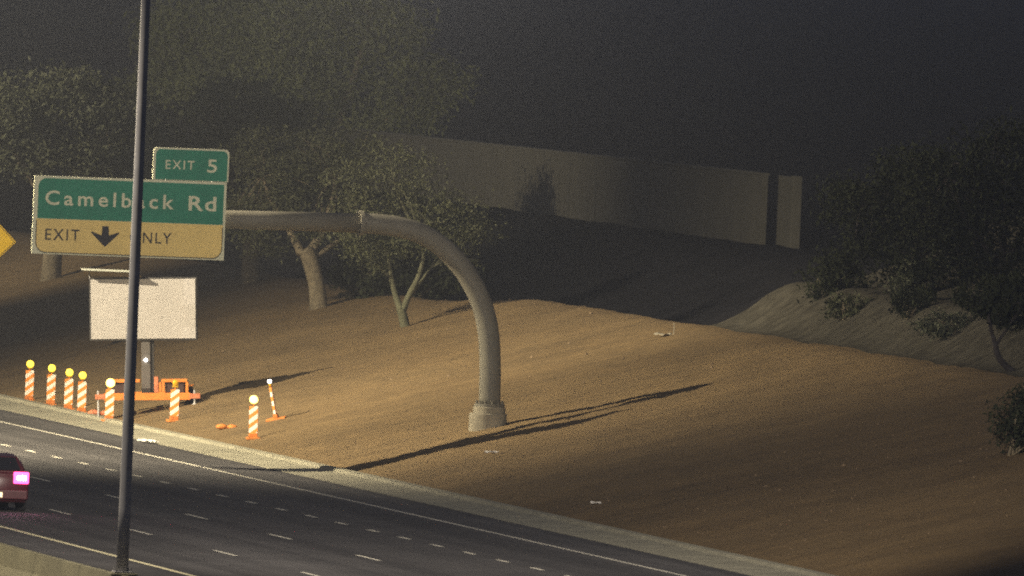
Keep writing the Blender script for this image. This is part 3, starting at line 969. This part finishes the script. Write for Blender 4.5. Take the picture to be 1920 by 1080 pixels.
# small forked desert tree on the slope
tree('forked_tree', 'small forked desert tree with thin pale stems left of the curved sign tube', 15.55, 46.5,
     [(0, 0, -0.15, 0.17), (-0.12, 0, 0.3, 0.15), (-0.2, 0, 0.55, 0.14)],
     [[(-0.2, 0, 0.5, 0.13), (-0.38, 0.1, 1.0, 0.10), (-0.55, 0.1, 1.6, 0.08), (-0.7, 0.2, 2.4, 0.05)],
      [(-0.16, 0, 0.42, 0.12), (0.02, 0.0, 0.95, 0.10), (0.3, -0.1, 1.6, 0.09), (0.45, 0, 2.3, 0.06), (0.3, 0, 2.9, 0.04)],
      [(0.02, 0, 0.9, 0.06), (0.3, 0.1, 1.25, 0.05), (0.75, 0.2, 1.9, 0.03)],
      [(-0.5, 0.1, 1.5, 0.06), (-1.1, 0.2, 2.0, 0.04), (-1.6, 0.2, 2.6, 0.03)]],
     [(-1.5, 0.2, 3.2, 1.3, 1.2, 0.9), (0.0, 0.2, 4.0, 1.4, 1.3, 1.1), (1.3, 0.0, 3.5, 1.3, 1.2, 0.9), (-0.5, 0, 5.0, 1.2, 1.2, 0.8), (0.9, 0, 2.8, 0.9, 0.8, 0.5), (-1.4, 0, 2.3, 0.8, 0.8, 0.5), (2.2, 0.2, 3.0, 0.9, 0.8, 0.6), (-2.1, 0, 4.3, 1.0, 0.9, 0.8), (0.2, 0, 2.9, 1.2, 1.0, 0.6), (-0.9, 0, 2.2, 0.8, 0.8, 0.45), (1.6, 0, 2.2, 0.7, 0.7, 0.4)],
     13000, 0.05, 5, 'leaf_a', 'bark_green')
# thick leaning trunk left of it
tree('leaning_tree', 'leafy tree with one thick pale trunk leaning left behind the sign arm', 15.7, 62.1,
     [(0.0, 0, -0.2, 0.32), (-0.12, 0, 0.7, 0.27), (-0.36, 0, 1.5, 0.28), (-0.55, 0, 1.9, 0.30)],
     [[(-0.65, 0, 1.7, 0.16), (-1.1, 0, 2.5, 0.12), (-1.7, 0.2, 3.4, 0.08), (-2.0, 0.2, 4.2, 0.04)],
      [(-0.42, 0, 1.75, 0.17), (0.0, 0, 2.5, 0.13), (0.3, 0.3, 3.4, 0.09), (0.4, 0.3, 4.2, 0.04)],
      [(-0.3, 0, 1.6, 0.10), (0.6, 0.2, 2.2, 0.08), (1.3, 0.2, 2.8, 0.04)]],
     [(-1.6, 0, 3.6, 1.6, 1.6, 1.1), (0.1, 0.3, 4.1, 1.5, 1.6, 1.2), (1.4, 0.2, 3.0, 1.3, 1.4, 0.9), (-2.7, 0.2, 2.8, 1.0, 1.2, 0.7), (-0.6, 0, 5.1, 1.3, 1.3, 0.8), (2.0, 0.4, 2.0, 1.1, 1.2, 0.8), (-0.5, 0, 2.7, 1.0, 1.0, 0.5), (-2.2, 0, 4.9, 1.2, 1.2, 0.8), (0.9, 0.3, 5.2, 1.2, 1.2, 0.8), (-1.9, 0.4, 2.1, 1.0, 1.0, 0.6)],
     17000, 0.056, 8, 'leaf_a', 'bark')
# dim trunk below the right end of the green sign
tree('shade_tree', 'dim leafy tree with upright trunk below the right end of the green sign', 16.95, 81.0,
     [(0, 0, -0.2, 0.36), (-0.05, 0, 1.0, 0.31), (0.0, 0, 2.2, 0.30)],
     [[(0, 0, 2.0, 0.2), (-0.8, 0, 3.3, 0.14), (-1.6, 0, 4.6, 0.06)], [(0, 0, 2.0, 0.2), (0.7, 0, 3.4, 0.13), (1.2, 0, 4.8, 0.05)], [(0, 0, 1.9, 0.12), (1.2, 0.3, 2.7, 0.08), (2.0, 0.3, 3.2, 0.04)]],
     [(-2.0, 0, 4.6, 1.9, 1.8, 1.2), (0.6, 0, 5.0, 1.9, 1.9, 1.3), (1.6, 0, 3.4, 1.2, 1.4, 0.8), (-3.4, 0, 3.6, 1.4, 1.5, 0.9), (-0.8, 0, 6.0, 1.6, 1.6, 0.8), (-1.4, 0, 3.0, 1.3, 1.4, 0.6)],
     15000, 0.085, 12, 'leaf_b', 'bark')
# tall feathery trees behind
tree('tall_tree', 'tall feathery tree rising beyond the sound wall above the curved sign tube', 36.0, 167.0,
     [(0, 0, -0.3, 0.42), (0.1, 0, 2.0, 0.36), (-0.1, 0, 4.0, 0.3)],
     [[(-0.1, 0, 3.8, 0.2), (-1.4, 0, 5.8, 0.14), (-2.2, 0, 8.0, 0.06)], [(-0.1, 0, 3.8, 0.22), (0.6, 0, 6.0, 0.15), (1.2, 0, 8.6, 0.06)], [(0, 0, 3.0, 0.16), (2.0, 0, 4.6, 0.1), (3.2, 0, 6.0, 0.05)], [(0, 0, 3.0, 0.16), (-2.4, 0, 4.6, 0.1), (-4.0, 0, 5.6, 0.05)]],
     [(-2.4, 0, 7.8, 2.2, 2.0, 1.5), (1.0, 0, 8.4, 2.2, 2.0, 1.6), (3.2, 0, 6.2, 1.9, 1.9, 1.2), (-4.4, 0, 5.8, 2.0, 1.9, 1.1), (-0.8, 0, 6.0, 2.2, 2.0, 1.2), (2.0, 0, 4.6, 1.7, 1.8, 0.9), (-2.6, 0, 4.4, 1.9, 1.9, 0.9), (-0.6, 0, 9.6, 1.7, 1.6, 0.8)],
     26000, 0.10, 21, 'leaf_e', 'bark', droop=0.35, z=3.0)
tree('spreading_tree', 'wide dull green tree at the left behind the green sign', 14.2, 104.0,
     [(0, 0, -0.3, 0.38), (0.05, 0, 1.6, 0.3), (0, 0, 2.6, 0.26)],
     [[(0, 0, 2.4, 0.18), (-1.2, 0, 4.0, 0.12), (-2.2, 0, 5.4, 0.05)], [(0, 0, 2.4, 0.18), (1.0, 0, 4.0, 0.12), (2.0, 0, 5.6, 0.05)]],
     [(-2.2, 0, 5.6, 1.8, 1.9, 1.2), (0.2, 0, 6.2, 1.8, 1.9, 1.3), (2.4, 0, 5.6, 1.7, 1.8, 1.1), (1.2, 0, 4.2, 1.6, 1.7, 0.8), (-1.4, 0, 4.2, 1.6, 1.7, 0.8)],
     15000, 0.09, 33, 'leaf_b', 'bark')
tree('far_tree', 'tall dim feathery tree beyond the wall, right above the exit number tab', 34.9, 181.0,
     [(0, 0, -0.3, 0.4), (0.1, 0, 2.0, 0.32), (0, 0, 3.6, 0.28)],
     [[(0, 0, 3.4, 0.2), (-1.4, 0, 5.4, 0.12), (-2.2, 0, 7.2, 0.05)], [(0, 0, 3.4, 0.2), (1.0, 0, 5.6, 0.13), (1.8, 0, 7.6, 0.05)]],
     [(-2.2, 0, 7.0, 2.0, 2.0, 1.4), (0.6, 0, 7.8, 2.0, 2.0, 1.4), (2.2, 0, 6.0, 1.7, 1.8, 1.1), (-1.0, 0, 5.2, 1.9, 1.9, 0.9), (-3.4, 0, 5.0, 1.3, 1.4, 0.8)],
     18000, 0.10, 44, 'leaf_e', 'bark', droop=0.25, z=3.6)
# shrubs under the trees
def shrub(name, label, x, y, clumps, n, leaf, seed, leafm='leaf_c', grp=None, barkm='bark'):
    z = h1(x, y)
    t = thing(name, label, 'shrub', (x, y, z), 0, grp)
    bm = bmesh.new()
    rr = random.Random(seed)
    for k in range(7):
        c = rr.choice(clumps)
        e = Vector((c[0]+rr.uniform(-.4, .4)*c[3], c[1]+rr.uniform(-.4, .4)*c[4], c[2]+rr.uniform(0, .6)*c[5]))
        tube(bm, spline([(rr.uniform(-.08, .08), rr.uniform(-.08, .08), -0.08), e*0.5+Vector((0, 0, .05)), e], 3), [0.025]*7, 5)
    obj('stems', bm, M[barkm], t)
    crown_mesh('foliage', clumps, n, leaf, seed, M[leafm], t)
    return t
shrub('bush', 'dark round bush at the foot of the thick leaning trunk', 16.9, 63.5, [(0.3, 0, 0.7, 0.9, 0.9, 0.7), (1.1, 0, 0.9, 0.8, 0.8, 0.7)], 2600, 0.09, 51)
shrub('bush', 'dark bush on the brow between the leaning trunk and the forked tree', 19.0, 63.0, [(0, 0, 0.7, 1.2, 1.0, 0.8), (1.2, 0, 0.7, 0.9, 0.9, 0.7)], 2600, 0.09, 52)
# trees and shrubs on the rising ground at the right
def right_tree(name, label, x, y, s, seed, leafm, n=7000):
    tree(name, label, x, y,
         [(0, 0, -0.2, 0.2*s), (0.1, 0, 0.5*s, 0.16*s), (0.05, 0, 0.9*s, 0.14*s)],
         [[(0.05, 0, 0.8*s, 0.10*s), (-0.9*s, 0, 1.9*s, 0.07*s), (-1.5*s, 0, 3.0*s, 0.03*s)], [(0.05, 0, 0.8*s, 0.10*s), (0.8*s, 0, 2.1*s, 0.07*s), (1.3*s, 0, 3.4*s, 0.03*s)], [(0.05, 0, 0.85*s, 0.08*s), (0.1*s, 0.2, 2.4*s, 0.06*s), (-0.2*s, 0.2, 4.0*s, 0.03*s)]],
         [(-1.7*s, 0, 2.7*s, 1.2*s, 1.3*s, 0.9*s), (0.1*s, 0, 3.7*s, 1.3*s, 1.4*s, 0.9*s), (1.6*s, 0, 2.9*s, 1.3*s, 1.3*s, 0.9*s), (0, -0.2, 2.0*s, 1.8*s, 1.4*s, 0.8*s), (-1.9*s, -0.3, 1.1*s, 1.1*s, 1.0*s, 0.7*s), (1.7*s, -0.3, 1.1*s, 1.2*s, 1.0*s, 0.7*s), (-0.1*s, -0.6, 0.8*s, 1.2*s, 0.9*s, 0.6*s)],
         n, 0.07, seed, leafm, 'bark_dark', droop=0.15)
right_tree('bushy_tree', 'dim bushy tree on the rising ground at the right, nearest the sound wall end', 24.2, 12.0, 1.0, 61, 'leaf_d', 17000)
right_tree('bushy_tree', 'larger dim bushy tree at the right edge behind the slope', 25.0, 4.0, 1.15, 62, 'leaf_d', 20000)
shrub('shrub', 'small pale shrub on the brow at the right under the bushy trees', 21.8, 10.5, [(0, 0, 0.3, 0.6, 0.5, 0.4), (0.7, 0, 0.3, 0.5, 0.5, 0.35)], 1200, 0.07, 71, 'leaf_a')
shrub('shrub', 'small round shrub on the brow right of the pale shrub', 22.2, 3.5, [(0, 0, 0.35, 0.6, 0.5, 0.45), (0.4, 0, 0.6, 0.4, 0.4, 0.4)], 1200, 0.07, 72, 'leaf_c')
shrub('shrub', 'dim shrub at the foot of the bushy tree nearest the pale patch', 22.6, 17.0, [(0, 0, 0.4, 0.7, 0.6, 0.5), (0.7, 0, 0.35, 0.6, 0.5, 0.45)], 2200, 0.06, 75, 'leaf_c')
shrub('shrub', 'small pale round shrub against the dark bushy trees, tallest of the brow shrubs', 22.7, 6.5, [(0, 0, 0.5, 0.5, 0.5, 0.5), (0.15, 0, 1.0, 0.4, 0.4, 0.4)], 1800, 0.06, 76, 'leaf_b')
shrub('shrub', 'low spreading shrub left of the dark bent stem', 21.9, -3.5, [(0, 0, 0.25, 0.9, 0.6, 0.35), (0.8, 0, 0.3, 0.7, 0.5, 0.35)], 2200, 0.06, 77, 'leaf_b')
shrub('shrub', 'low green shrub behind the dark bent stem at the right edge', 22.3, -10.0, [(0.3, 0, 0.35, 0.7, 0.6, 0.5), (1.0, 0, 0.5, 0.6, 0.5, 0.4)], 1500, 0.07, 73, 'leaf_a')
shrub('shrub', 'leafy green shrub on the slope at the lower right edge', 13.9, -47.0, [(0.2, 0, 0.9, 0.75, 0.8, 0.7), (0.6, 0, 1.6, 0.6, 0.7, 0.5), (0.9, 0, 0.5, 0.8, 0.8, 0.5)], 5200, 0.06, 74, 'leaf_c')
tree('bent_tree', 'small tree with a dark bent stem at the right edge of the slope', 20.6, -16.5,
     [(0.55, 0, -0.15, 0.13), (0.1, 0, 0.12, 0.10), (-0.2, 0, 0.45, 0.09), (-0.32, 0, 0.85, 0.08)],
     [[(-0.32, 0, 0.8, 0.07), (-0.5, 0, 1.4, 0.05), (-0.6, 0, 2.0, 0.03)], [(-0.3, 0, 0.75, 0.05), (0.1, 0, 1.4, 0.04), (0.5, 0, 2.0, 0.03)]],
     [(-0.7, 0, 2.1, 0.8, 0.8, 0.55), (0.4, 0, 2.3, 0.9, 0.9, 0.6), (0.0, 0, 1.6, 0.7, 0.7, 0.35)],
     2500, 0.09, 81, 'leaf_c', 'bark_dark')
